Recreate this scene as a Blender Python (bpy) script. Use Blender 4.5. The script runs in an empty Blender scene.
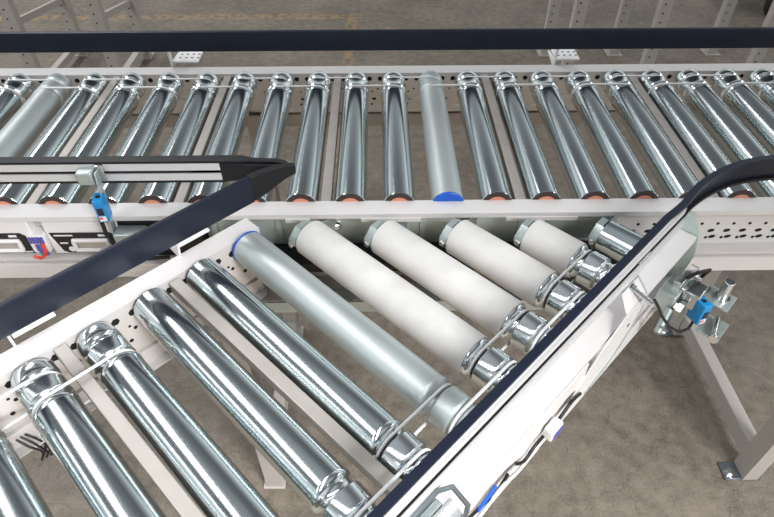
import bpy, math, random
from mathutils import Vector, Matrix
random.seed(7)
COL = bpy.context.scene.collection
AX = 0.83                      # height of the roller axes above the floor, metres
R2 = math.sqrt(0.5)
PI = math.pi

# ------------------------------------------------------------------ materials
def lin(r, g, b):
    f = lambda c: c / 12.92 if c <= 0.04045 else ((c + 0.055) / 1.055) ** 2.4
    return (f(r / 255), f(g / 255), f(b / 255), 1.0)

def mat(name, rgb, metal=0.0, rough=0.5, noise=0.0, nscale=60.0, rnoise=0.0, bump=0.0, stretch=None, coat=0.0, emit=0.0,
        trans=0.0, spec=0.5):
    m = bpy.data.materials.new(name)
    m.use_nodes = True
    nt = m.node_tree
    b = nt.nodes['Principled BSDF']
    col = lin(*rgb)
    b.inputs['Base Color'].default_value = col
    b.inputs['Metallic'].default_value = metal
    b.inputs['Roughness'].default_value = rough
    b.inputs['Coat Weight'].default_value = coat
    b.inputs['Specular IOR Level'].default_value = spec
    b.inputs['Transmission Weight'].default_value = trans
    if noise or rnoise or bump:
        tc = nt.nodes.new('ShaderNodeTexCoord')
        mp = nt.nodes.new('ShaderNodeMapping')
        if stretch:
            mp.inputs['Scale'].default_value = stretch
        nz = nt.nodes.new('ShaderNodeTexNoise')
        nz.inputs['Scale'].default_value = nscale
        nz.inputs['Detail'].default_value = 5
        nt.links.new(tc.outputs['Object'], mp.inputs['Vector'])
        nt.links.new(mp.outputs['Vector'], nz.inputs['Vector'])
        if noise:
            mx = nt.nodes.new('ShaderNodeMapRange')
            mx.inputs['From Min'].default_value = 0.3
            mx.inputs['From Max'].default_value = 0.7
            mx.inputs['To Min'].default_value = 1 - noise
            mx.inputs['To Max'].default_value = 1 + noise * 0.5
            vm = nt.nodes.new('ShaderNodeVectorMath')
            vm.operation = 'SCALE'
            vm.inputs[0].default_value = col[:3]
            nt.links.new(nz.outputs['Fac'], mx.inputs['Value'])
            nt.links.new(mx.outputs['Result'], vm.inputs['Scale'])
            nt.links.new(vm.outputs['Vector'], b.inputs['Base Color'])
        if rnoise:
            mr = nt.nodes.new('ShaderNodeMapRange')
            mr.inputs['From Min'].default_value = 0.3
            mr.inputs['From Max'].default_value = 0.7
            mr.inputs['To Min'].default_value = max(0.02, rough - rnoise)
            mr.inputs['To Max'].default_value = rough + rnoise
            nt.links.new(nz.outputs['Fac'], mr.inputs['Value'])
            nt.links.new(mr.outputs['Result'], b.inputs['Roughness'])
        if bump:
            bp = nt.nodes.new('ShaderNodeBump')
            bp.inputs['Strength'].default_value = bump
            bp.inputs['Distance'].default_value = 0.001
            nt.links.new(nz.outputs['Fac'], bp.inputs['Height'])
            nt.links.new(bp.outputs['Normal'], b.inputs['Normal'])
    return m

M = {}
M['chrome'] = mat('polished_zinc_steel', (212, 222, 224), 1.0, 0.17, noise=0.16, nscale=60, rnoise=0.05, stretch=(0.04, 1, 1))
M['chrome_head'] = mat('bright_steel', (222, 229, 231), 1.0, 0.17)
M['matte'] = mat('matte_zinc_steel', (198, 206, 206), 0.7, 0.45, noise=0.08, nscale=35, rnoise=0.05, stretch=(0.15, 1, 1))
M['rubber'] = mat('white_rubber_sleeve', (214, 212, 209), 0.0, 0.6, noise=0.12, nscale=22)
M['paint'] = mat('light_grey_paint', (219, 216, 215), 0.0, 0.38, noise=0.03, nscale=12)
M['paint_dim'] = mat('shade_darkened_grey_paint', (178, 171, 165), 0.0, 0.45, noise=0.05, nscale=10)  # grey paint with the shade on the stands darkened into its colour
M['hole'] = mat('punched_hole_black', (22, 20, 19), 0.0, 0.9)
M['zinc'] = mat('galvanised_sheet', (190, 202, 200), 0.6, 0.34, noise=0.12, nscale=40, rnoise=0.08)
M['tie'] = mat('pale_zinc_strip', (184, 178, 172), 0.3, 0.42, noise=0.08, nscale=40)
M['alu'] = mat('anodised_aluminium', (226, 226, 227), 0.35, 0.42)
M['navy'] = mat('navy_slide_plastic', (28, 34, 50), 0.0, 0.38, spec=0.3, noise=0.15, nscale=25)
M['black'] = mat('black_plastic', (30, 30, 33), 0.0, 0.45, spec=0.3)
M['cable'] = mat('black_cable', (20, 20, 22), 0.0, 0.45)
M['seal'] = mat('brown_black_seal', (58, 44, 40), 0.0, 0.5)
M['zincweb'] = mat('galvanised_web_plate', (198, 212, 207), 0.45, 0.38, noise=0.12, nscale=30)
M['salmon'] = mat('salmon_bearing_plastic', (226, 150, 122), 0.0, 0.5)
M['bluering'] = mat('blue_bearing_plastic', (24, 92, 200), 0.0, 0.4)
M['belt'] = mat('clear_urethane_belt', (246, 247, 247), 0.0, 0.25, trans=0.12)
M['bluebox'] = mat('blue_sensor_plastic', (28, 140, 205), 0.0, 0.35)
M['white'] = mat('white_plastic', (236, 234, 234), 0.0, 0.4)
M['labelblack'] = mat('black_label_print', (26, 26, 30), 0.0, 0.4)
M['red'] = mat('red_cable', (226, 70, 44), 0.0, 0.45)
M['violet'] = mat('violet_connector', (96, 92, 170), 0.0, 0.45)
M['lens'] = mat('dark_sensor_lens', (34, 26, 44), 0.0, 0.15)
M['steel'] = mat('bolt_steel', (206, 208, 208), 1.0, 0.22)
M['footplate'] = mat('dark_zinc_plate', (120, 128, 134), 0.8, 0.4)

def floor_material():
    m = bpy.data.materials.new('brown_grey_concrete')
    m.use_nodes = True
    nt = m.node_tree
    L = nt.links.new
    b = nt.nodes['Principled BSDF']
    tc = nt.nodes.new('ShaderNodeTexCoord')
    n1 = nt.nodes.new('ShaderNodeTexNoise'); n1.inputs['Scale'].default_value = 3.2; n1.inputs['Detail'].default_value = 8
    n2 = nt.nodes.new('ShaderNodeTexNoise'); n2.inputs['Scale'].default_value = 28; n2.inputs['Detail'].default_value = 8
    n3 = nt.nodes.new('ShaderNodeTexNoise'); n3.inputs['Scale'].default_value = 170; n3.inputs['Detail'].default_value = 4
    for n in (n1, n2, n3): L(tc.outputs['Object'], n.inputs['Vector'])
    mx = nt.nodes.new('ShaderNodeMix'); mx.data_type = 'FLOAT'; mx.inputs[0].default_value = 0.5
    L(n1.outputs['Fac'], mx.inputs[2]); L(n2.outputs['Fac'], mx.inputs[3])
    mx2 = nt.nodes.new('ShaderNodeMix'); mx2.data_type = 'FLOAT'; mx2.inputs[0].default_value = 0.3
    L(mx.outputs[0], mx2.inputs[2]); L(n3.outputs['Fac'], mx2.inputs[3])
    cr = nt.nodes.new('ShaderNodeValToRGB')
    cr.color_ramp.elements[0].position = 0.36; cr.color_ramp.elements[0].color = lin(84, 76, 66)
    cr.color_ramp.elements[1].position = 0.64; cr.color_ramp.elements[1].color = lin(136, 126, 113)
    L(mx2.outputs[0], cr.inputs['Fac'])
    # hair cracks
    vo = nt.nodes.new('ShaderNodeTexVoronoi'); vo.feature = 'DISTANCE_TO_EDGE'; vo.inputs['Scale'].default_value = 5.5
    dv = nt.nodes.new('ShaderNodeVectorMath'); dv.operation = 'ADD'
    sc = nt.nodes.new('ShaderNodeVectorMath'); sc.operation = 'SCALE'; sc.inputs['Scale'].default_value = 0.25
    n4 = nt.nodes.new('ShaderNodeTexNoise'); n4.inputs['Scale'].default_value = 6; n4.inputs['Detail'].default_value = 6
    L(tc.outputs['Object'], n4.inputs['Vector'])
    L(n4.outputs['Color'], sc.inputs[0]); L(tc.outputs['Object'], dv.inputs[0]); L(sc.outputs[0], dv.inputs[1])
    L(dv.outputs[0], vo.inputs['Vector'])
    mr = nt.nodes.new('ShaderNodeMapRange'); mr.inputs['From Max'].default_value = 0.012
    mr.inputs['To Min'].default_value = 0.7; mr.inputs['To Max'].default_value = 1.0
    L(vo.outputs['Distance'], mr.inputs['Value'])
    vm = nt.nodes.new('ShaderNodeVectorMath'); vm.operation = 'SCALE'
    L(cr.outputs['Color'], vm.inputs[0]); L(mr.outputs['Result'], vm.inputs['Scale'])
    # worn yellow floor lines (paint on the concrete)
    sx = nt.nodes.new('ShaderNodeSeparateXYZ'); L(tc.outputs['Object'], sx.inputs[0])
    def band(sock, a, bb):
        g = nt.nodes.new('ShaderNodeMath'); g.operation = 'GREATER_THAN'; g.inputs[1].default_value = a; L(sock, g.inputs[0])
        l = nt.nodes.new('ShaderNodeMath'); l.operation = 'LESS_THAN'; l.inputs[1].default_value = bb; L(sock, l.inputs[0])
        k = nt.nodes.new('ShaderNodeMath'); k.operation = 'MULTIPLY'; L(g.outputs[0], k.inputs[0]); L(l.outputs[0], k.inputs[1])
        return k.outputs[0]
    def mul(p, q):
        k = nt.nodes.new('ShaderNodeMath'); k.operation = 'MULTIPLY'; L(p, k.inputs[0]); L(q, k.inputs[1]); return k.outputs[0]
    a1 = mul(band(sx.outputs['Y'], 3.55, 3.63), band(sx.outputs['X'], -3.0, -0.1))
    a2 = mul(band(sx.outputs['X'], -0.19, -0.13), band(sx.outputs['Y'], 1.9, 3.63))
    ad = nt.nodes.new('ShaderNodeMath'); ad.operation = 'MAXIMUM'; L(a1, ad.inputs[0]); L(a2, ad.inputs[1])
    wr = nt.nodes.new('ShaderNodeMapRange'); wr.inputs['From Min'].default_value = 0.4; wr.inputs['From Max'].default_value = 0.65
    wr.inputs['To Max'].default_value = 0.6
    L(n2.outputs['Fac'], wr.inputs['Value'])
    fm = mul(ad.outputs[0], wr.outputs['Result'])
    mc = nt.nodes.new('ShaderNodeMix'); mc.data_type = 'RGBA'
    L(fm, mc.inputs['Factor']); L(vm.outputs['Vector'], mc.inputs[6]); mc.inputs[7].default_value = lin(176, 140, 84)
    L(mc.outputs[2], b.inputs['Base Color'])
    b.inputs['Roughness'].default_value = 0.6
    bp = nt.nodes.new('ShaderNodeBump'); bp.inputs['Strength'].default_value = 0.15; bp.inputs['Distance'].default_value = 0.004
    L(n3.outputs['Fac'], bp.inputs['Height']); L(bp.outputs['Normal'], b.inputs['Normal'])
    return m

# ------------------------------------------------------------------ mesh builder (millimetres)
class MB:
    def __init__(s):
        s.v = []; s.f = []; s.m = []
    def add(s, verts, faces, m=0):
        o = len(s.v)
        s.v += [tuple(v) for v in verts]
        for f in faces:
            s.f.append([i + o for i in f]); s.m.append(m)
        return s
    def box(s, x0, x1, y0, y1, z0, z1, m=0):
        return s.hexa([(x0, y0, z0), (x1, y0, z0), (x1, y1, z0), (x0, y1, z0), (x0, y0, z1), (x1, y0, z1), (x1, y1, z1), (x0, y1, z1)], m)
    def hexa(s, p, m=0):
        return s.add(p, [(3, 2, 1, 0), (4, 5, 6, 7), (0, 1, 5, 4), (1, 2, 6, 5), (2, 3, 7, 6), (3, 0, 4, 7)], m)
    def obox(s, c, ax, ay, az, m=0):
        c, ax, ay, az = map(Vector, (c, ax, ay, az))
        p = [c + ax * i + ay * j + az * k for k in (-1, 1) for i, j in ((-1, -1), (1, -1), (1, 1), (-1, 1))]
        return s.hexa(p, m)
    def prism(s, poly, axis, a0, a1, m=0):
        n = len(poly)
        def put(a, p):
            return {'x': (a, p[0], p[1]), 'y': (p[0], a, p[1]), 'z': (p[0], p[1], a)}[axis]
        vs = [put(a0, p) for p in poly] + [put(a1, p) for p in poly]
        fs = [tuple(range(n))[::-1], tuple(range(n, 2 * n))] + [(i, (i + 1) % n, n + (i + 1) % n, n + i) for i in range(n)]
        return s.add(vs, fs, m)
    def lathe(s, prof, base=(0, 0, 0), d=(0, 1, 0), n=32, m=0, ms=None):
        d = Vector(d).normalized(); base = Vector(base)
        u = d.orthogonal().normalized(); w = d.cross(u)
        vs = []; o = len(s.v)
        for a, r in prof:
            for k in range(n):
                t = 2 * PI * k / n
                vs.append(base + d * a + (u * math.cos(t) + w * math.sin(t)) * r)
        s.v += [tuple(v) for v in vs]
        for i in range(len(prof) - 1):
            for k in range(n):
                s.f.append([o + i * n + k, o + i * n + (k + 1) % n, o + (i + 1) * n + (k + 1) % n, o + (i + 1) * n + k])
                s.m.append(ms[i] if ms else m)
        s.f.append([o + k for k in range(n)][::-1]); s.m.append(ms[0] if ms else m)
        s.f.append([o + (len(prof) - 1) * n + k for k in range(n)]); s.m.append(ms[-1] if ms else m)
        return s
    def cyl(s, p, q, r, n=16, m=0):
        p = Vector(p); q = Vector(q)
        return s.lathe([(0, r), ((q - p).length, r)], p, q - p, n, m)
    def tube(s, path, r, n=8, closed=False, m=0):
        P = [Vector(p) for p in path]; o = len(s.v); k = len(P)
        up = None
        for i, p in enumerate(P):
            a = P[i - 1] if (i or closed) else P[i]
            b = P[(i + 1) % k] if (i < k - 1 or closed) else P[i]
            t = (b - a).normalized()
            if up is None: up = t.orthogonal().normalized()
            up = (up - t * up.dot(t)).normalized(); w = t.cross(up)
            for j in range(n):
                an = 2 * PI * j / n
                s.v.append(tuple(p + (up * math.cos(an) + w * math.sin(an)) * r))
        for i in range(k if closed else k - 1):
            for j in range(n):
                a = o + i * n; b = o + ((i + 1) % k) * n
                s.f.append([a + j, a + (j + 1) % n, b + (j + 1) % n, b + j]); s.m.append(m)
        if not closed:
            s.f.append([o + j for j in range(n)][::-1]); s.f.append([o + (k - 1) * n + j for j in range(n)]); s.m += [m, m]
        return s
    def sweep(s, path, sect, m=0):
        """rectangular section sweep of a plan path: sect(i) -> (offset0, offset1, z0, z1)"""
        P = [Vector((p[0], p[1], 0)) for p in path]; k = len(P); o = len(s.v)
        for i, p in enumerate(P):
            t = (P[min(i + 1, k - 1)] - P[max(i - 1, 0)]).normalized(); nrm = Vector((t.y, -t.x, 0))
            o0, o1, z0, z1 = sect(i)
            for off, z in ((o0, z0), (o1, z0), (o1, z1), (o0, z1)):
                q = p + nrm * off; s.v.append((q.x, q.y, z))
        for i in range(k - 1):
            for j in range(4):
                a = o + i * 4; b = a + 4
                s.f.append([a + j, a + (j + 1) % 4, b + (j + 1) % 4, b + j]); s.m.append(m)
        s.f.append([o, o + 1, o + 2, o + 3][::-1]); s.f.append([o + 4 * (k - 1) + j for j in range(4)]); s.m += [m, m]
        return s
    def hexprism(s, c, d, r, h, m=0, n=6, rot=0.0):
        return s.lathe([(0, r), (h, r)], c, d, n, m)
    def build(s, name, mats, parent=None, bevel=0.0, seg=2, flip=True):
        me = bpy.data.meshes.new(name)
        me.from_pydata([(x / 1000, y / 1000, z / 1000) for x, y, z in s.v], [], s.f)
        import bmesh
        bm = bmesh.new(); bm.from_mesh(me); bmesh.ops.recalc_face_normals(bm, faces=bm.faces); bm.to_mesh(me); bm.free()
        if not isinstance(mats, (list, tuple)): mats = [mats]
        for x in mats: me.materials.append(M[x] if isinstance(x, str) else x)
        me.polygons.foreach_set('material_index', s.m)
        me.shade_smooth(); me.set_sharp_from_angle(angle=math.radians(38))
        o = bpy.data.objects.new(name, me); COL.objects.link(o)
        if parent: o.parent = parent
        if bevel:
            b = o.modifiers.new('bevel', 'BEVEL'); b.width = bevel / 1000; b.segments = seg; b.limit_method = 'ANGLE'; b.angle_limit = math.radians(40)
        return o

def tag(o, label, cat, group=None, kind=None):
    o['label'] = label; o['category'] = cat
    if group: o['group'] = group
    if kind: o['kind'] = kind
    return o

def thing(name, label, cat, loc=(0, 0, 0), rz=0.0, group=None):
    """an Empty at (X, Y, Z) millimetres, Z measured from the roller axes"""
    o = bpy.data.objects.new(name, None); COL.objects.link(o)
    o.empty_display_size = 0.02
    o.location = (loc[0] / 1000, loc[1] / 1000, AX + loc[2] / 1000); o.rotation_euler = (0, 0, rz)
    return tag(o, label, cat, group)

def dup(root, loc, rz=None, label=None, group=None):
    r = root.copy(); COL.objects.link(r)
    r.location = (loc[0] / 1000, loc[1] / 1000, AX + loc[2] / 1000)
    if rz is not None: r.rotation_euler = (0, 0, rz)
    if label: r['label'] = label
    if group: r['group'] = group
    for ch in list(root.children):
        c = ch.copy(); COL.objects.link(c); c.parent = r
        for g in list(ch.children):
            d = g.copy(); COL.objects.link(d); d.parent = c
    return r

def B(s, t, z=0.0):            # branch coordinates (s along it, t to its right) -> world millimetres
    return ((s + t) * R2, (s - t) * R2, z)
BR = PI / 4                    # branch frame: local x = s, local y = -t

ORD = ['first', 'second', 'third', 'fourth', 'fifth', 'sixth', 'seventh', 'eighth', 'ninth', 'tenth', 'eleventh', 'twelfth']

# ------------------------------------------------------------------ setting
fl = MB().add([(-9000, -6000, 0), (9000, -6000, 0), (9000, 12000, 0), (-9000, 12000, 0)], [(0, 1, 2, 3)]).build('floor', floor_material())
fl['kind'] = 'structure'

# ------------------------------------------------------------------ rollers
RR = 24.5
HEAD = [(0, 18.0), (0.8, 21.5), (3, 23.4), (7, 24.4), (20.5, 24.5), (22.5, 23.7), (24.2, 21.0), (25.5, 20.2), (30.5, 20.2), (31.8, 21.0),
        (33.2, 23.9), (34.5, 24.7), (36.5, 24.4), (52.5, 24.4), (54.5, 24.7), (55.8, 23.9), (57.2, 21.0), (58.5, 20.2), (63.5, 20.2), (64.8, 21.0), (66.5, 23.9), (68.5, 25.2), (71.5, 25.2), (74, 24.5)]
G_OUT, G_IN = 28.0, 61.0       # groove distances from the driven end

def roller(name, label, cat, length, head=True, body='chrome', ring='salmon', sleeve=False, group=None, seamless=False):
    """axis along local +x, plain end at x=0, driven (grooved) end at x=length"""
    t = thing(name, label, cat, group=group)
    L = length
    end = 74 if head else 0
    prof = [(2.0, RR - 6.6), (0.6, RR - 4.5), (0.6, RR - 1.5), (2.2, RR), (L - end, RR)] if head else [(1.0, RR - 4.5), (1.0, RR - 1.5), (2.5, RR), (L - 2.5, RR), (L - 1, RR - 1.5), (L - 1, RR - 4.5)]
    MB().lathe(prof, d=(1, 0, 0), n=48).build('tube', body, t)
    if head:
        MB().lathe([(L - a, r) for a, r in HEAD][::-1], d=(1, 0, 0), n=48).build('grooved_head', 'matte' if body == 'matte' else 'chrome_head', t)
        MB().lathe([(L, 12), (L + 3, 11)], d=(1, 0, 0), n=24).build('bearing_seat', 'black', t)
    MB().lathe([(0.2, 9), (-0.6, RR - 8.5), (2.0, RR - 8.5)] if not seamless else [(0.2, 9), (0, RR - 2), (2, RR - 2)], d=(1, 0, 0), n=40).build('end_ring', 'tie' if ring == 'bluering' else ring, t)
    MB().lathe([(1.2, RR - 8.3), (-0.2, RR - 8.3), (0.0, RR - 0.9), (1.5, RR - 0.9)], d=(1, 0, 0), n=48).build('end_seal', 'bluering' if ring == 'bluering' else 'seal', t)
    if body == 'matte' and ring == 'bluering':
        MB().lathe([(-2.2, 19), (-2.2, RR - 0.8), (-1.2, RR + 0.4), (1.8, RR + 0.4), (1.8, RR - 1)], d=(1, 0, 0), n=48).build('blue_collar', 'bluering', t)
    MB().lathe([(-4.5, 6.2), (1, 6.2)], d=(1, 0, 0), n=6).build('axle', 'steel', t)
    if sleeve:
        MB().lathe([(2, RR), (2.2, 26.0), (3.5, 27.2), (L - 72, 27.2), (L - 70.5, 26.4), (L - 70.2, RR - 1)], d=(1, 0, 0), n=48).build('rubber_sleeve', 'rubber', t)
    return t

# straight conveyor rollers: axis along +Y, plain end at front, grooved end at back
YF, YB = 696.0, 1097.0
MAINL = YB - YF
def main_label(k):
    if k == 1: return 'matte grey roller with a blue front ring, between shiny rollers of the straight conveyor'
    if k == -9: return 'matte grey roller at the far left of the straight conveyor'
    if k == -10: return 'shiny roller just left of the far-left matte grey roller, straight conveyor'
    if k == -11: return 'shiny roller cut off by the left photo edge, straight conveyor'
    if k == 10: return 'shiny roller furthest right on the straight conveyor'
    if k > 1: return 'shiny steel roller, %s to the right of the blue-ringed grey roller, straight conveyor' % ORD[k - 2]
    return 'shiny steel roller, %s to the left of the blue-ringed grey roller, straight conveyor' % ORD[-k]
PM = 73.4
XM = lambda k: 28.6 + PM * k
pc = roller('conveyor_roller', main_label(0), 'roller', MAINL, group='rollers of the straight conveyor')
pm = roller('conveyor_roller', main_label(1), 'roller', MAINL, body='matte', ring='bluering', group='rollers of the straight conveyor')
used = set()
for k in range(-11, 11):
    p = pm if k in (1, -9) else pc
    loc = (XM(k), YF, 0)
    if p not in used:
        used.add(p); p.location = (loc[0] / 1000, loc[1] / 1000, AX); p.rotation_euler = (0, 0, PI / 2)
        r = p
    else:
        r = dup(p, loc, PI / 2)
    r['label'] = main_label(k)

# branch rollers (axis along t; driven end on the right rail or on the left rail)
TL, TR = -566.0, -149.0
SB = lambda k: 5 + 75 * k
ZB = -5.5                      # the branch rollers sit a little lower than the straight ones
SK = 0.012                    # and run very slightly askew
def place_branch(r, s, t, flip):
    x, y, z = B(s - 2.5 - (t - TL) * SK, t)
    r.location = (x / 1000, y / 1000, AX + ZB / 1000); r.rotation_euler = (0, 0, -PI / 4 - SK + (PI if flip else 0))
gb = 'rollers of the diagonal branch'
r0 = roller('conveyor_roller', 'shiny roller cut off by the lower left photo corner, diagonal branch', 'roller', TR - TL, group=gb)
place_branch(r0, SB(-1), TR, True)
r1 = dup(r0, (0, 0, 0), label='shiny roller with grooved left end, lower of two on the diagonal branch'); place_branch(r1, SB(0), TR, True)
r2 = dup(r0, (0, 0, 0), label='shiny roller with grooved left end, upper of two on the diagonal branch'); place_branch(r2, SB(1), TR, True)
r3 = roller('conveyor_roller', 'shiny roller with plain left end, below a light strip on the diagonal branch', 'roller', TR - TL, group=gb, seamless=True)
place_branch(r3, SB(2), TL, False)
r4 = dup(r3, (0, 0, 0), label='shiny roller with plain left end, between light strip and matte branch roller'); place_branch(r4, SB(3), TL, False)
r5 = roller('conveyor_roller', 'matte grey roller with a blue left ring on the diagonal branch', 'roller', TR - TL, body='matte', ring='bluering', group=gb)
place_branch(r5, SB(4), TL, False)
wl = ['longest white rubber roller, next to the matte grey branch roller', 'white rubber roller, second longest of four',
      'white rubber roller, third longest of four', 'shortest white rubber roller, nearest the short shiny roller']
for i in range(4):
    s = SB(5 + i)
    w = roller('rubber_roller', wl[i], 'roller', TR - (s - 901), sleeve=True, ring='black', group='white rubber rollers')
    place_branch(w, s, s - 901, False)
s = SB(9)
r6 = roller('conveyor_roller', 'short shiny roller in the tip of the merge beside the navy guard', 'roller', TR - (s - 901), head=False, ring='black', group=gb)
place_branch(r6, s, s - 901, False)

# ------------------------------------------------------------------ drive belts
def belt_mesh(p=75.0, r=21.6, tr=1.9):
    path = []
    for i in range(13):
        a = PI / 2 + PI * i / 12
        path.append((r * math.cos(a), 0, r * math.sin(a)))
    for i in range(13):
        a = -PI / 2 + PI * i / 12
        path.append((p + r * math.cos(a), 0, r * math.sin(a)))
    return MB().tube(path, tr, 8, True)
bproto = {}
def belt(loc, rz, label, group, p=75.0):
    if p not in bproto:
        o = bproto[p] = belt_mesh(p).build('drive_belt', 'belt')
    else:
        o = bproto[p].copy(); COL.objects.link(o)
    o.location = (loc[0] / 1000, loc[1] / 1000, AX + loc[2] / 1000); o.rotation_euler = (0, 0, rz)
    tag(o, label, 'belt', group)
for k in range(-11, 10):
    out = (k % 2 == 0)
    y = YB - (G_OUT if out else G_IN)
    if k >= 1: w = 'clear round belt, %s roller gap right of the blue-ringed grey roller' % ORD[k - 1]
    else: w = 'clear round belt, %s roller gap left of the blue-ringed grey roller' % ORD[-k]
    belt((XM(k), y, 0), 0, w, 'belts of the straight conveyor', PM)
names = {2: 'between the two shiny rollers with plain left ends', 3: 'between the matte branch roller and its shiny neighbour',
         4: 'between the matte branch roller and the longest white roller', 5: 'between the longest and second longest white rollers',
         6: 'between the second and third longest white rollers', 7: 'between the two shortest white rollers',
         8: 'from the shortest white roller to the short shiny roller'}
for k in range(2, 8):
    t = TR - (G_OUT if k % 2 == 0 else G_IN)
    belt(B(SB(k) - 7, t, ZB), BR, 'clear round belt %s' % names[k], 'belts of the diagonal branch')
belt(B(SB(0) - 3, TL + G_IN, ZB), BR, 'clear round belt joining the two grooved left ends on the branch', 'belts of the diagonal branch')
belt(B(SB(-1) - 2.8, TL + G_OUT, ZB), BR, 'clear round belt at the lower left corner of the branch', 'belts of the diagonal branch')

# ------------------------------------------------------------------ side rails
def rail_profile(mb, a0, a1, inner, sgn, axis='x', duct=True, m=0):
    """C channel open to the outside. inner = cross coordinate of the inner face, sgn = outward direction"""
    P = [(0, 10), (32, 10), (32, 2), (30, 2), (30, 7.5), (2.5, 7.5), (2.5, -70), (6, -76), (27, -76), (29.5, -72), (32, -72), (30, -79), (4, -79), (0, -73)]
    mb.prism([(inner + sgn * o, z) for o, z in P], axis, a0, a1, m)
    return mb
def hole(mb, x, y, z, nrm, r, m, n=6, sx=1.0):
    """thin punched-hole disc lying 0.4 mm proud of a wall"""
    mb.lathe([(-0.6, r), (0.35, r)], (x, y, z), nrm, n, m)
    return mb

fr = thing('roller_conveyor', 'straight roller conveyor running across the photo, pale grey side rails', 'conveyor', (0, 0, 0))
X0, X1 = -1050.0, 1250.0
# back rail
mb = MB(); rail_profile(mb, X0, X1, 1112, 1)
k = X0 + 30
xx = XM(-14)
while xx < X1 - 20:
    for dx in (-26, 26):
        hole(mb, xx + dx, 1112, -2, (0, -1, 0), 5.2, 1)
    for dx, z, r in ((-31, -24, 1.8), (31, -30, 1.8), (-37, -46, 2.6), (33, -46, 2.6), (30, -58, 2.4)):
        hole(mb, xx + dx, 1112, z, (0, -1, 0), r, 1, 10)
    xx += PM
mb.build('back_side_rail', ['paint', 'hole'], fr)
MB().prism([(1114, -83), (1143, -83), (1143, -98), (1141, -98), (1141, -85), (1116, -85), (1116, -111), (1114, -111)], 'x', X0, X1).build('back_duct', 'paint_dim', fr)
# front rail (web seen from outside)
mb = MB(); rail_profile(mb, X0, X1, 697, -1)
x = 395.0
while x < X1 - 10:
    hole(mb, x + 6, 694.5, -39, (0, -1, 0), 2.6, 1, 12)
    mb.prism([(x + 5.2 * math.cos(a) + math.sin(a) * 1.2, -53 + 3.4 * math.sin(a)) for a in [2 * PI * i / 14 for i in range(14)]], 'y', 694.1, 694.8, 1)
    mb.prism([(x + 6 + 5.0 * math.cos(a) + math.sin(a) * 1.6, -65.5 + 3.4 * math.sin(a)) for a in [2 * PI * i / 14 for i in range(14)]], 'y', 694.1, 694.8, 1)
    hole(mb, x - 3, 694.5, -67.5, (0, -1, 0), 2.6, 1, 12)
    x += 25
mb.build('front_side_rail', ['paint', 'hole'], fr, bevel=0)
MB().prism([(694, -83), (663, -83), (663, -111), (665, -111), (665, -85), (692, -85), (692, -111), (694, -111)], 'x', X0, X1).build('front_duct', 'paint', fr)
for k in (-7.5, -4.5, -1.5, 2.5, 6.5):
    x = XM(k)
    MB().box(x - 7.5, x + 7.5, 699, 1110, -8, 8).build('cross_strip', 'tie', fr, bevel=1.2)
# zinc cover on the web under the merge and its tabs
mb = MB().box(-262, 360, 689.5, 692, -62, 5)
for a, b in ((-258, -248), (-160, -150), (60, 70), (210, 220)):
    mb.box(a, b, 687, 690, -60, 4)
mb.build('web_cover', 'zincweb', fr, bevel=0.6)
for a, b in ((-139, -103), (-28, 60), (185, 290)):
    MB().box(a, b, 663.5, 665.5, -4, 3).build('flange_tab', 'paint', fr, bevel=0.5)
bo = MB().lathe([(0, 9), (4, 9), (4.2, 8), (10, 7.4), (12, 5)], (-67, 689.3, -27), (0, -1, 0), 6).build('web_bolt', 'steel', fr, bevel=0.6)
MB().lathe([(0, 12), (2, 12)], (-67, 689.8, -24), (0, -1, 0), 24).build('washer', 'zinc', bo)

MB().prism([(692, -76), (692, 3), (668, 3), (668, -50), (674, -76)], 'x', -386, -266).build('black_cover', 'black', fr, bevel=1)

# merge support tray under the white rollers
tr = thing('support_tray', 'stepped galvanised tray below the left ends of the white rollers', 'tray', (0, 0, 0))
MB().prism([(688, -66), (640, -66), (640, -82), (642, -82), (642, -68), (688, -68)], 'x', -250, 420).build('tray_angle', 'black', tr)
mb = MB()
mb.prism([(662, -112), (662, -114), (606, -114), (606, -134), (604, -134), (604, -112)], 'x', -200, 420)
mb.build('tray_shelf', 'zinc', tr)
for i in range(9):
    a = -175 + i * 66
    MB().box(a, a + 34, 606, 660, -112, -109).build('tray_step', 'tie', tr, bevel=0.5)

# ------------------------------------------------------------------ branch frame
bf = thing('branch_conveyor', 'diagonal merge conveyor joining the straight one, pale grey side rails', 'conveyor', (0, 0, 0), BR)
# local coordinates: x = s, y = -t
mb = MB(); rail_profile(mb, -520, 329, 572, 1)
for kk in range(-5, 5):
    sx = SB(kk)
    for dx in (-26, 26):
        if sx + dx < 322: hole(mb, sx + dx, 572, -7, (0, -1, 0), 5.6, 1)
    for dx, z, r in ((-36, -26, 2.0), (-30, -33, 2.8), (20, -38, 2.4), (-12, -50, 3.0), (34, -50, 3.0)):
        if sx + dx < 322: hole(mb, sx + dx, 572, z, (0, -1, 0), r, 1, 10)
mb.build('left_side_rail', ['paint', 'hole'], bf)
MB().prism([(574, -83), (603, -83), (603, -98), (601, -98), (601, -85), (576, -85), (576, -111), (560, -111), (560, -109), (574, -109)], 'x', -520, 318).build('left_duct', 'paint', bf)
mb = MB(); rail_profile(mb, -300, 742, 150, -1)
mb.build('right_side_rail', ['paint'], bf)
MB().prism([(150, -83), (119, -83), (119, -111), (121, -111), (121, -85), (148, -85), (148, -111), (150, -111)], 'x', -300, 720).build('right_duct', 'paint', bf)
MB().prism([(150, 44), (133, 42), (116, 9), (111, -24), (118, -84), (150, -84)], 'x', 743, 746).build('end_plate', 'zincweb', bf, bevel=0.5)
for sx in (42.5, 192.5):
    MB().box(sx - 10, sx + 5.5, 152, 570, -8, 8).build('cross_strip', 'tie', bf, bevel=1.2)
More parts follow.
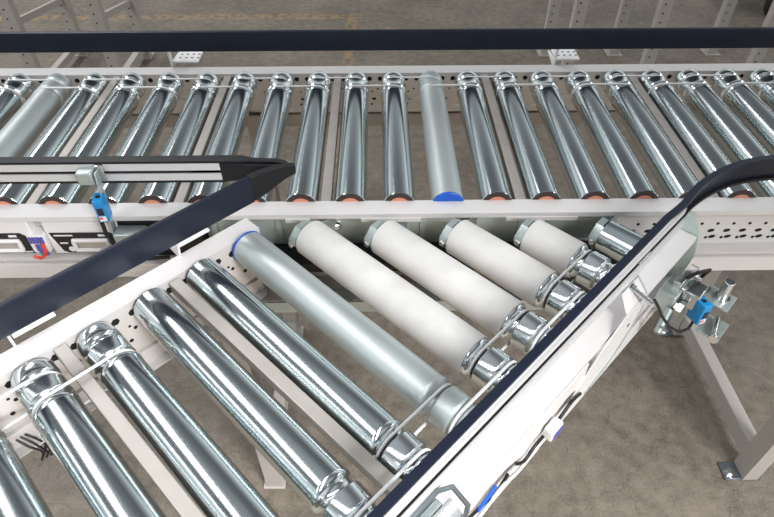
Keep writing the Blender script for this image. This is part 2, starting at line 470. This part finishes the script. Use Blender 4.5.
# bracket plate that folds from the guide down over the outer side of the right rail
mb = MB()
mb.prism([(430, -40), (470, -2), (525, 26), (574, 26), (573, -4), (560, -28), (540, -50), (515, -62), (470, -74), (440, -68)], 'y', 114.0, 116.0)
mb.hexa([(525, 116, 24), (575, 116, 24), (575, 132, 42), (533, 132, 42), (525, 116, 26), (575, 116, 26), (575, 132, 44), (533, 132, 44)])
hole(mb, 545, 113.8, -8, (0, -1, 0), 3, 1, 10)
mb.build('side_cover', ['paint', 'hole'], bf, bevel=0.6)
MB().tube([(533, 132, 45), (574, 132, 45), (575.5, 115.5, 26), (574, 113.5, -4), (561, 113.5, -28), (541, 113.5, -50), (515, 113.5, -63), (470, 113.5, -75)], 1.3, 6).build('cover_edge', 'zinc', bf)
MB().lathe([(0, 6), (5, 6), (5.1, 3.4), (30, 3.4), (31, 2.4)], (556, 130.5, 40), (0, -1, -0.25), 14).build('cover_pin', 'steel', bf)
# outer cover strip with a wavy lower edge that lets the cables out
n = 90
bot = [(-300 + 750 * i / n, -40 - 13 * math.cos((i / n) * 750 / 130 * 2 * PI)) for i in range(n + 1)]
MB().prism([(450, 4), (-300, 4)] + bot, 'y', 115.5, 117.5).build('outer_cover', 'paint', bf)

# brackets that hold the left ends of the merge rollers
bl = ['beside the longest white roller', 'beside the second longest white roller', 'beside the third longest white roller',
      'beside the shortest white roller', 'beside the short shiny roller']
for i in range(5):
    s = SB(5 + i); t = s - 901 - 7
    o = thing('roller_bracket', 'grey folded steel bracket at the left end, ' + bl[i], 'bracket', B(s - 6, t, ZB), BR, 'merge roller brackets')
    # local x=s, y=-t ; plate at y in [0,3], reaching the front web of the straight conveyor
    MB().prism([(-27, 2), (-25, 9), (-12, 23), (4, 25), (31, 4), (60, 2), (62, -30), (0, -34), (-14, -18)], 'y', 0, 3.0).build('plate', 'zinc', o, bevel=0.5)
    MB().prism([(-27, 2), (-25, 9), (-12, 23), (-11, 21), (-23, 8), (-25, 2)], 'y', -9, 0).build('fold', 'zinc', o)
    MB().prism([(-12, 23), (4, 25), (31, 4), (30, 2), (4, 23), (-12, 21)], 'y', -7, 0.5).build('top_fold', 'zinc', o)
    MB().lathe([(0, 4.5), (4, 4.5)], (-26, -4, 2), (-1, 0, 0), 6).build('nut', 'steel', o, bevel=0.5)

# ------------------------------------------------------------------ guide rails
def guide_section(o0, sgn):
    glide = [(0, 55), (3, 55), (3, 89.5), (9, 89.5), (9, 93), (2, 93), (0.6, 92.4), (0, 91)]
    alu = [(3.2, 58), (16, 58), (16, 71), (9.5, 71), (9.5, 77), (12, 77), (12, 86.5), (8.8, 86.5), (8.8, 89.3), (3.2, 89.3)]
    f = lambda P: [(o0 + sgn * o, z) for o, z in P]
    return f(glide), f(alu)
def slot(parent, o0, sgn, a0, a1, z0=71.0, z1=72.6):
    o = sorted((o0 + sgn * 9.4, o0 + sgn * 13.0))
    MB().box(a0, a1, o[0], o[1], z0, z1).build('slot_shade', 'black', parent)  # black strip standing in for the shade inside the T-slot
def back_bracket(parent, x, o0, sgn, flip=1):
    """tab that stands on the rail flange plus the slotted plate under the guide"""
    b = MB().hexa([(x, o0 + sgn * 30, 10), (x + 3, o0 + sgn * 30, 10), (x + 3, o0 + sgn * 36, 10), (x, o0 + sgn * 36, 10),
                   (x, o0 + sgn * 20, 60), (x + 3, o0 + sgn * 20, 60), (x + 3, o0 + sgn * 41, 60), (x, o0 + sgn * 41, 60)])
    b.hexa([(x, o0 + sgn * 34, 4), (x + 3, o0 + sgn * 34, 4), (x + 3, o0 + sgn * 88, 13), (x, o0 + sgn * 88, 13), (x, o0 + sgn * 34, 20), (x + 3, o0 + sgn * 34, 20), (x + 3, o0 + sgn * 88, 16), (x, o0 + sgn * 88, 16)])
    b.hexa([(x, o0 + sgn * 30, -50), (x + 3, o0 + sgn * 30, -50), (x + 3, o0 + sgn * 36, -50), (x, o0 + sgn * 36, -50),
            (x, o0 + sgn * 33, 11), (x + 3, o0 + sgn * 33, 11), (x + 3, o0 + sgn * 36, 11), (x, o0 + sgn * 36, 11)])
    br = b.build('bracket', 'white', parent, bevel=0.4)
    y0, y1 = sorted((o0 + sgn * 36, o0 + sgn * 84))
    pl = MB().box(x + 5, x + 54, y0, y1, 17, 20)
    for i in range(4):
        xx = x + 14 + i * 12
        for yy in (o0 + sgn * 54, o0 + sgn * 70):
            pl.lathe([(0, 3), (0.4, 3)], (xx, yy, 19.9), (0, 0, 1), 12, 1)
    pl.build('slotted_plate', ['white', 'footplate'], br, bevel=0.4)
    return br
# back guide
g = thing('guide_rail', 'long navy-faced guide rail along the far side of the straight conveyor', 'guide rail', (0, 0, 0), 0)
gl, al = guide_section(1116, 1)
MB().prism(gl, 'x', X0, X1).build('slide_strip', 'navy', g)
MB().prism(al, 'x', X0, X1).build('profile', 'alu', g)
for x in (-421, 358): back_bracket(g, x, 1112, 1)
# front-left guide
g = thing('guide_rail', 'short aluminium guide rail with black top above the left front rail', 'guide rail', (0, 0, 0), 0)
f = lambda P: [(697 - o, z) for o, z in P]
MB().prism(f([(0, 55), (3, 55), (3, 89.5), (15.5, 89.5), (15.5, 93), (1, 93), (0, 92)]), 'x', X0, -220).build('slide_strip', 'black', g)
MB().prism(f([(3.2, 61), (15, 61), (15, 72), (9.5, 72), (9.5, 77.5), (15, 77.5), (15, 89), (3.2, 89)]), 'x', X0, -222).build('profile', 'alu', g)
MB().prism(f([(3.2, 56), (13.5, 56), (13.5, 60.8), (3.2, 60.8)]), 'x', X0, -222).build('lower_strip', 'black', g)
cp = [(-221, 697), (-205, 697), (-190, 696), (-178, 691.5), (-165, 690), (-145, 689), (-132, 685), (-126, 679)]
MB().sweep(cp, lambda i: ((0, 15.5, 89.5, 93) if i < 3 else (0, 11 - 0.6 * i, 88.5, 92.5))).build('end_cap', 'black', g, bevel=1.0)
MB().sweep([(-222, 695), (-200, 694), (-182, 689), (-160, 687), (-140, 685), (-130, 680)], lambda i: (0, 13 - 1.4 * i, 56 + i * 2.5, 88)).build('cap_tongue', 'black', g, bevel=2.0)
slot(g, 697, -1, X0, -223, 72.1, 77.4)
MB().prism([(-262, 71), (-222, 71), (-222, 77), (-262, 77)], 'y', 684, 687).build('slot_nut', 'black', g)

# branch guides (local x=s, y=-t)
g = thing('guide_rail', 'navy-faced guide rail along the left side of the diagonal branch', 'guide rail', (0, 0, 0), BR)
gl, al = guide_section(573, 1)
MB().prism(gl, 'x', -520, 331).build('slide_strip', 'navy', g)
MB().prism(al, 'x', -520, 331).build('profile', 'alu', g)
back_bracket(g, 3, 572, 1)
back_bracket(g, 219, 572, 1)
# black end cap: bends towards the straight conveyor
path = [(331.5, 573), (346, 573), (359, 571), (371, 567), (382, 561.5), (392, 554.5)]
zz = [55.5, 56, 60, 67, 74, 80]
MB().sweep(path, lambda i: (-10 + 0.6 * i, 0, zz[i], 94)).build('end_cap', 'black', g, bevel=1.2)

g = thing('guide_rail', 'navy-edged aluminium guide rail on the right of the branch, curving along the straight conveyor', 'guide rail', (0, 0, 0), BR)
gl, al = guide_section(146, -1)
slot(g, 146, -1, -300, 682)
MB().prism(al, 'x', -300, 683).build('profile', 'alu', g)
# the navy strip runs on past the profile and curves to follow the straight conveyor
cw = [(387, 577), (413, 606), (433, 624), (453, 639), (475, 652.5), (497, 663), (520, 670.5), (543, 675), (580, 679), (640, 682), (800, 684), (1000, 684)]
to_l = lambda X, Y: ((X + Y) * R2, (Y - X) * R2)
cl = [to_l(x, y) for x, y in cw]
off = []
for i in range(len(cl)):
    a = Vector(cl[max(i - 1, 0)]); b = Vector(cl[min(i + 1, len(cl) - 1)]); d = (b - a).normalized()
    off.append((cl[i][0] - d.y * 9, cl[i][1] + d.x * 9))
pts = [(-300, 146), (400, 146), (640, 146)] + off
# Catmull-Rom smoothing
def smooth(P, n=5):
    out = []
    for i in range(len(P) - 1):
        p0, p1, p2, p3 = P[max(i - 1, 0)], P[i], P[i + 1], P[min(i + 2, len(P) - 1)]
        for j in range(n):
            t = j / n
            out.append(tuple(0.5 * (2 * p1[k] + (p2[k] - p0[k]) * t + (2 * p0[k] - 5 * p1[k] + 4 * p2[k] - p3[k]) * t * t + (3 * p1[k] - p0[k] - 3 * p2[k] + p3[k]) * t ** 3) for k in (0, 1)))
    out.append(P[-1]); return out
sp = pts[:2] + smooth(pts[2:], 4)
MB().sweep(sp, lambda i: (0, 3, 55, 93)).build('slide_strip', 'navy', g)
MB().sweep(sp, lambda i: (0, 9, 89.6, 93.2)).build('top_edge', 'navy', g)
curve = [p for p in sp if p[0] > 676]
MB().sweep(curve, lambda i: (0, 8, 55, 59)).build('lower_edge', 'black', g)
# guide bracket clamps
MB().box(560, 590, 131.5, 134, 60, 74).build('slot_clamp', 'steel', g, bevel=0.6)

# ------------------------------------------------------------------ stands
def stand(label, X, legY=(679, 1128), zt=-80, name='conveyor_stand', w=36, d=24, foot=True):
    o = thing(name, label, 'stand', (X, 0, -AX * 1000), 0)
    H = AX * 1000
    for i, y in enumerate(legY):
        mb = MB()
        # U channel leg open to +X
        mb.prism([(-w / 2, y - d), (w / 2, y - d), (w / 2, y - d + 3), (-w / 2 + 3, y - d + 3), (-w / 2 + 3, y + d - 3), (w / 2, y + d - 3), (w / 2, y + d), (-w / 2, y + d)], 'z', 6, H + zt)
        zc = 40
        while zc < H + zt - 20:
            for dx in (5,):
                mb.lathe([(-0.5, 2.6), (0.4, 2.6)], (dx, y - d, zc), (0, -1, 0), 10, 1)
            zc += 25
        lg = mb.build('leg', ['paint_dim', 'tie'], o)
        ft = (MB().box(-58, 30, y - 22, y + 22, 0, 6) if foot else MB().box(-26, 26, y - 28, y + 28, 0, 6)).build('foot_plate', 'footplate' if foot else 'paint_dim', lg, bevel=1)
        if foot: MB().lathe([(0, 14), (2, 14), (2.1, 9), (8, 9), (10, 6)], (-44, y - 6, 6), (0, 0, 1), 6).build('anchor_bolt', 'steel', lg, bevel=0.6)
    MB().box(-16, 16, legY[0] + d, legY[1] - d, 44, 92).build('cross_beam', 'paint_dim', o, bevel=2)
    return o
stand('pale steel stand under the straight conveyor, right of the branch, foot bolted to the floor', 893)
stand('pale steel stand half hidden under the diagonal branch rollers', -262, foot=False)

def back_stand(label, X, y0, y1, group, braced=False):
    o = thing('background_stand', label, 'stand', (X, 0, -AX * 1000), 0, group)
    Hh = 720
    for y in (y0, y1):
        mb = MB().prism([(-26, y - 20), (26, y - 20), (26, y + 20), (22, y + 20), (22, y - 16), (-22, y - 16), (-22, y + 20), (-26, y + 20)], 'z', 5, Hh)
        zc = 60
        while zc < Hh - 30:
            mb.lathe([(-0.5, 4), (0.5, 4)], (-8, y - 20, zc), (0, -1, 0), 10, 1)
            zc += 40
        lg = mb.build('leg', ['paint_dim', 'hole'], o)
        MB().box(-40, 40, y - 40, y + 40, 0, 5).build('foot_plate', 'tie', lg)
    dy = y1 - y0
    if braced: MB().hexa([(-8, y0 + 20, 335), (8, y0 + 20, 335), (8, y1 - 20, 270), (-8, y1 - 20, 270), (-8, y0 + 20, 365), (8, y0 + 20, 365), (8, y1 - 20, 300), (-8, y1 - 20, 300)]).build('brace', 'paint_dim', o)
    if braced: MB().box(-16, 16, y0 + 20, y1 - 20, 40, 72).build('cross_beam', 'paint_dim', o)
    MB().box(-20, 20, y0 - 40, y1 + 40, Hh, Hh + 30).build('head_beam', 'paint_dim', o)
    return o
gs = 'stands standing behind the guide rail'
back_stand('pale perforated stand furthest left behind the far guide rail', -1600, 2610, 3090, gs, True)
back_stand('pale perforated stand, second from the left behind the far guide rail', -1246, 2660, 3050, gs, True)
back_stand('pale perforated stand, leftmost of the three at upper right behind the guide rail', 898, 2650, 3050, gs)
back_stand('pale perforated stand, middle of the three at upper right behind the guide rail', 1266, 2630, 3050, gs)
back_stand('pale perforated stand furthest right behind the far guide rail', 1795, 2660, 3050, gs)

# dark trolley at the top right
o = thing('trolley', 'dark trolley on black casters standing at the upper right edge', 'trolley', (2520, 3560, -AX * 1000), 0)
MB().box(-230, 420, -60, 640, 150, 190).build('deck', 'black', o, bevel=4)
for i, (x, y) in enumerate(((-160, 0), (350, 0), (-160, 560), (350, 560))):
    w = MB().lathe([(-18, 50), (-16, 58), (16, 58), (18, 50)], (x, y, 58), (1, 0, 0), 24).build('caster', 'cable', o)
    MB().box(x - 26, x + 26, y - 22, y + 22, 120, 150).build('fork', 'black', w, bevel=2)

# ------------------------------------------------------------------ control modules at the left front rail
def module(label, X):
    o = thing('control_module', label, 'controller', (X, 694, 0), 0, 'motor control modules')
    # local: x along, y<0 outwards
    MB().box(0, 114, -19, -0.6, -72, -6).build('housing', 'white', o, bevel=2.5)
    pan = MB().prism([(6, -28), (96, -28), (106, -36), (106, -68), (24, -68), (16, -64)], 'y', -20.2, -19.1).build('label_panel', 'labelblack', o)
    ring = []
    for i in range(24):
        a = 2 * PI * i / 24
        ring.append((64 + 26 * max(-1, min(1, 1.5 * math.cos(a))) , -22, -51 + 9.5 * max(-1, min(1, 1.5 * math.sin(a)))))
    hd = MB().tube(ring, 3.4, 8, True).build('grip_ring', 'white', o)
    MB().box(42, 88, -21, -20.2, -58, -45).build('grip_recess', 'tie', o)
    for a in ((12, 40, -34, -31.5), (78, 90, -35, -31), (16, 28, -49, -46.5), (88, 102, -66, -63.5)):
        MB().box(a[0], a[1], -20.7, -20.2, a[2], a[3]).build('print_mark', 'white', pan)
    MB().lathe([(-20.7, 5), (-20.2, 5)], (30, 0, -60), (0, 1, 0), 18).build('print_mark', 'white', pan)
    MB().box(44, 58, -20.8, -20.2, -66.5, -63.5).build('red_mark', 'red', pan)
    return o
m1 = module('white control module with black label, beside the blue sensor on the left', -504)
m2 = dup(m1, (-638, 694, 0), label='white control module with black label, cut off by the left photo edge')
pl = thing('cable_plug', 'white plug with violet pins and red cable between the two control modules', 'plug', (-530, 694, 0), 0)
MB().box(-2, 24, -24, -0.6, -64, -30).build('plug_body', 'white', pl, bevel=2)
mb = MB()
for i in range(5): mb.box(1 + i * 4.6, 3.8 + i * 4.6, -26, -24, -44, -32)
mb.build('pins', 'violet', pl)
mb = MB()
for i in range(3): mb.tube([(8 + i * 5, -25, -46), (10 + i * 5, -28, -54), (14 + i * 3, -26, -66)], 2.0, 8)
mb.build('wires', 'violet', pl)
MB().tube([(18, -25, -44), (20, -29, -54), (17, -29, -64), (8, -30, -70), (-2, -28, -68)], 2.6, 8).build('red_wire', 'red', pl)

# ------------------------------------------------------------------ photo sensors
def bolt(mb, p, d, r, l):
    mb.lathe([(0, r * 1.55), (4, r * 1.55), (4.1, r), (l, r), (l + 0.5, r * 0.7)], p, d, 16)
    return mb
sb = thing('sensor_bracket', 'zinc sensor bracket hanging from the left guide rail', 'bracket', (-401, 690, 0), 0)
MB().box(-14, 8, -26, -8.5, 66, 86).build('clamp', 'zinc', sb, bevel=2)
MB().box(8, 20, -14, -8.5, 64, 90).build('clamp_jaw', 'steel', sb, bevel=1.5)
MB().hexa([(11, -24, 84), (13, -24, 84), (13, -12, 84), (11, -12, 84), (11, -44, -46), (13, -44, -46), (13, -30, -46), (11, -30, -46)]).build('upright', 'zinc', sb, bevel=0.4)
MB().box(14, 58, -46, -22, -26, -8).build('foot_block', 'zinc', sb, bevel=2)
mb = MB(); bolt(mb, (58.2, -34, -17), (1, 0, 0), 4, 8); mb.build('foot_bolt', 'steel', sb)
MB().box(-18, 9, -44, -27, -52, -42).build('cable_clip', 'tie', sb, bevel=1.5)
def sensor(label, loc, rz, tilt=0.0):
    o = thing('photo_sensor', label, 'sensor', loc, rz, 'blue light sensors')
    o.rotation_euler = (tilt, 0, rz)
    MB().box(-7, 7, -11, 11, -17, 20).build('body', 'bluebox', o, bevel=1.5)
    MB().lathe([(0, 3.2), (1.2, 3.2)], (0, 0, 19.6), (0, 0, 1), 16).build('knob', 'cable', o)
    MB().box(-4, 4, -12.2, -11.1, -4, 8).build('lens_window', 'lens', o, bevel=0.4)
    MB().box(-4.5, 4.5, -12.2, -11.1, -14, -6).build('sticker', 'white', o)
    MB().box(-4.5, 0.5, -12.8, -12.3, -10, -7).build('red_mark', 'red', o)
    return o
sensor('blue light sensor standing left, in front of the left guide rail', (-392, 657, 32), math.radians(8))
c = MB().tube([(-400, 655, 12), (-398, 650, -10), (-380, 645, -40), (-350, 648, -58), (-320, 655, -62)], 3, 8).build('sensor_cable', 'cable')
c.location = (0, 0, AX); tag(c, 'black cable hanging below the left blue light sensor', 'cable')

# sensor assembly at the right end of the branch
rb = thing('sensor_bracket', 'zinc sensor bracket at the upper right end of the branch', 'bracket', B(690, -100, -60), BR)
# local x=s-690, y=-(t+100), z+60
MB().box(-22, 20, -4, 22, -20, 18).build('clamp', 'zinc', rb, bevel=2)
MB().box(-4, 28, -28, -5, -6, 22).build('clamp_jaw', 'steel', rb, bevel=2)
MB().lathe([(0, 9), (4, 9), (4.2, 12), (12, 12), (12.2, 5)], (-14, -4.5, -2), (0, -1, 0), 6).build('hex_nut', 'steel', rb, bevel=0.6)
MB().cyl((-58, -6, -22), (-24, -2, -4), 5, 16).build('rod', 'zinc', rb)
MB().box(30, 66, -62, -24, -8, -5).build('upper_plate', 'zinc', rb, bevel=0.4)
MB().box(22, 60, -27, -24, -46, -5).build('plate_web', 'zinc', rb, bevel=0.4)
MB().cyl((50, -45, -4.6), (50, -45, 28), 7.5, 20).build('post_bolt', 'steel', rb, bevel=1)
MB().lathe([(0, 11), (3, 11)], (50, -45, -4.9), (0, 0, 1), 24).build('washer', 'steel', rb)
MB().hexa([(2, -72, -40), (44, -72, -40), (44, -40, -40), (2, -40, -40), (2, -72, -37), (44, -72, -37), (44, -40, -37), (2, -40, -37)]).build('lower_plate', 'zinc', rb, bevel=0.4)
mb = MB(); bolt(mb, (-8, -66, -30), (1, 0.25, 0), 4.5, 44); mb.build('long_bolt', 'steel', rb)
s2 = sensor('blue light sensor at the right end of the branch, above the floor', B(690, -67, -62), math.radians(20))
c = MB().tube([B(606, -110, -6), B(607, -103, -14), B(612, -95, -30), B(626, -84, -54), B(648, -72, -76), B(672, -66, -84), B(690, -67, -80)], 2.0, 8).build('sensor_cable', 'cable')
c.location = (0, 0, AX); tag(c, 'black cable looping to the right blue light sensor', 'cable')
mb = MB()
mb.tube([B(700, -108, -40), B(712, -92, -20), B(735, -84, -26), B(742, -92, -54)], 2.6, 8)
c = mb.build('sensor_cable', 'cable'); c.location = (0, 0, AX); tag(c, 'short black cable curled behind the zinc bracket at the branch end', 'cable')
ls = MB(); 
cb2 = thing('hose_clip', 'bright steel clip and nut between the zinc bracket and the branch end plate', 'clip', B(738, -104, -48), BR)
MB().box(-14, 8, -6, 5, -10, 10).build('clip_body', 'zinc', cb2, bevel=1.5)
MB().lathe([(0, 7), (5, 7), (5.1, 4), (11, 4)], (-3, -6, 0), (0, -1, 0), 6).build('nut', 'steel', cb2)
MB().box(-30, -18, -9, 6, -6, 16).build('tongue', 'steel', cb2, bevel=1)
ca = thing('connector_block', 'zinc connector pieces below the right branch rail end', 'connector', B(712, -106, -44), BR)
MB().box(-24, 6, -6, 6, -14, 12).build('block', 'steel', ca, bevel=1.5)
MB().box(8, 20, -8, 2, -4, 14).build('plug', 'white', ca, bevel=1)
MB().cyl((-20, -7, 2), (-20, -14, 2), 5, 12).build('screw', 'steel', ca)

# sensor bracket and sensor at the bottom edge
lb = thing('sensor_bracket', 'zinc loop bracket on the right branch guide at the bottom edge', 'bracket', B(185, -128, 50), BR)
MB().tube([(-46, 0, 10), (8, 0, 12), (22, -6, 8), (26, -22, -10), (18, -26, -40)], 2.6, 8).build('loop', 'footplate', lb)
MB().box(-50, 6, -10, -0.5, -10, 6).build('clamp', 'zinc', lb, bevel=2)
MB().hexa([(-20, -26, -4), (14, -26, -4), (14, -12, 4), (-20, -12, 4), (-20, -24, -1), (14, -24, -1), (14, -10, 7), (-20, -10, 7)]).build('plate', 'steel', lb, bevel=0.4)
s3 = sensor('blue light sensor cut off by the bottom photo edge', B(180, -116, 28), math.radians(20))

# cables along the right branch rail
def cable(label, pts, r, m='cable', name='cable'):
    c = MB().tube([B(*p) for p in smooth3(pts)], r, 8).build(name, m)
    c.location = (0, 0, AX); tag(c, label, 'cable'); return c
def smooth3(P, n=6):
    out = []
    for i in range(len(P) - 1):
        p0, p1, p2, p3 = P[max(i - 1, 0)], P[i], P[i + 1], P[min(i + 2, len(P) - 1)]
        for j in range(n):
            t = j / n
            out.append(tuple(0.5 * (2 * p1[k] + (p2[k] - p0[k]) * t + (2 * p0[k] - 5 * p1[k] + 4 * p2[k] - p3[k]) * t * t + (3 * p1[k] - p0[k] - 3 * p2[k] + p3[k]) * t ** 3) for k in (0, 1, 2)))
    out.append(P[-1]); return out
cable('black cable running under the right branch rail near the bottom edge', [(150, -113, -46), (190, -111, -34), (225, -111, -26), (250, -112, -38), (280, -112, -50), (300, -113, -40)], 2.0)
cable('black cable looping along the right branch rail', [(312, -112, -34), (330, -111, -50), (352, -111, -40), (395, -111, -46), (420, -111, -36), (445, -111.5, -46)], 2.0)
cable('blue cable beside the right branch rail', [(244, -111, -36), (256, -110.5, -28), (272, -111, -22)], 2.0, 'bluering')
cable('white cable running beside the right branch rail', [(180, -112, -56), (230, -110, -58), (285, -110, -44), (320, -111, -60), (360, -112, -62)], 2.2, 'white')
pk = thing('cable_connector', 'small white and violet connector hanging from the right branch rail', 'connector', B(374, -106, -34), BR)
MB().box(-11, 11, -5, 7, -9, 9).build('shell', 'white', pk, bevel=2)
for i in range(3): MB().box(-8 + i * 6, -4 + i * 6, -6.2, -5.1, -6, 6).build('pin', 'violet', pk)

# black cable bundle on the inner face of the left branch duct
cb = MB()
for i in range(3):
    cb.tube(smooth3([B(-50 + i * 5, -572, -92), B(-44 + i * 7, -562, -104 - i * 3), B(-36 + i * 4, -556, -118 - i * 6), B(-42 + i * 6, -558, -134), B(-30 + i * 8, -562, -120), B(-26 + i * 3, -570, -106)]), 1.4, 8)
c = cb.build('cable_bundle', 'cable'); c.location = (0, 0, AX); tag(c, 'small black cable bundle below the lower left rollers', 'cable')

# ------------------------------------------------------------------ light
w = bpy.data.worlds.new('hall'); bpy.context.scene.world = w; w.use_nodes = True
nt = w.node_tree; bg = nt.nodes['Background']
tc = nt.nodes.new('ShaderNodeTexCoord'); sx = nt.nodes.new('ShaderNodeSeparateXYZ'); cr = nt.nodes.new('ShaderNodeValToRGB')
nt.links.new(tc.outputs['Generated'], sx.inputs[0])
mr = nt.nodes.new('ShaderNodeMapRange'); mr.inputs['From Min'].default_value = -1; mr.inputs['From Max'].default_value = 1
nt.links.new(sx.outputs['Z'], mr.inputs['Value']); nt.links.new(mr.outputs['Result'], cr.inputs['Fac'])
e = cr.color_ramp.elements
e[0].position = 0.5; e[0].color = (0.20, 0.20, 0.20, 1)
e[1].position = 1.0; e[1].color = (0.34, 0.36, 0.38, 1)
for p, c3 in ((0.58, (0.70, 0.75, 0.76)), (0.70, (0.30, 0.315, 0.325)), (0.80, (0.10, 0.105, 0.11)), (0.90, (0.13, 0.135, 0.14))):
    x = e.new(p); x.color = (*c3, 1)
nt.links.new(cr.outputs['Color'], bg.inputs['Color']); bg.inputs['Strength'].default_value = 1.0

def lamp(name, loc, sx, sy, power, rot=(0, 0, 0), col=(1, 1, 1)):
    l = bpy.data.lights.new(name, 'AREA'); l.shape = 'RECTANGLE'; l.size = sx; l.size_y = sy; l.energy = power; l.color = col
    o = bpy.data.objects.new(name, l); COL.objects.link(o); o.location = loc; o.rotation_euler = rot
    return o
for x in (-3.4, -10.0, 7.5):
    lamp('ceiling_lamp', (x, 2.2, 5.2), 1.3, 10.0, 215)
lamp('added_fill_lamp', (1.5, -1.5, 2.7), 1.2, 1.2, 620, rot=(math.radians(-42), math.radians(20), 0))  # added fill, brightens the right branch rail, front faces and near floor

# ------------------------------------------------------------------ camera
f, yh, xv, cx, cy = 588.0, -299.0, 375.0, 387.0, 258.5
th = math.atan((cy - yh) / f)
yaw = math.atan((xv - cx) / math.hypot(f, cy - yh))       # negative: camera turned to the right
cam = bpy.data.cameras.new('camera'); co = bpy.data.objects.new('camera', cam); COL.objects.link(co)
cam.sensor_fit = 'HORIZONTAL'; cam.sensor_width = 36; cam.lens = f / 774 * 36; cam.clip_start = 0.02; cam.clip_end = 100
co.location = (0, 0, AX + 0.5516)
co.rotation_euler = (PI / 2 - th, 0, yaw)
sc = bpy.context.scene
sc.camera = co
sc.view_settings.view_transform = 'Standard'; sc.view_settings.look = 'None'; sc.view_settings.gamma = 1; sc.view_settings.use_curve_mapping = False
sc.view_settings.exposure = 0.46
sc.cycles.use_denoising = True
sc.cycles.max_bounces = 10
sc.cycles.caustics_reflective = False; sc.cycles.caustics_refractive = False
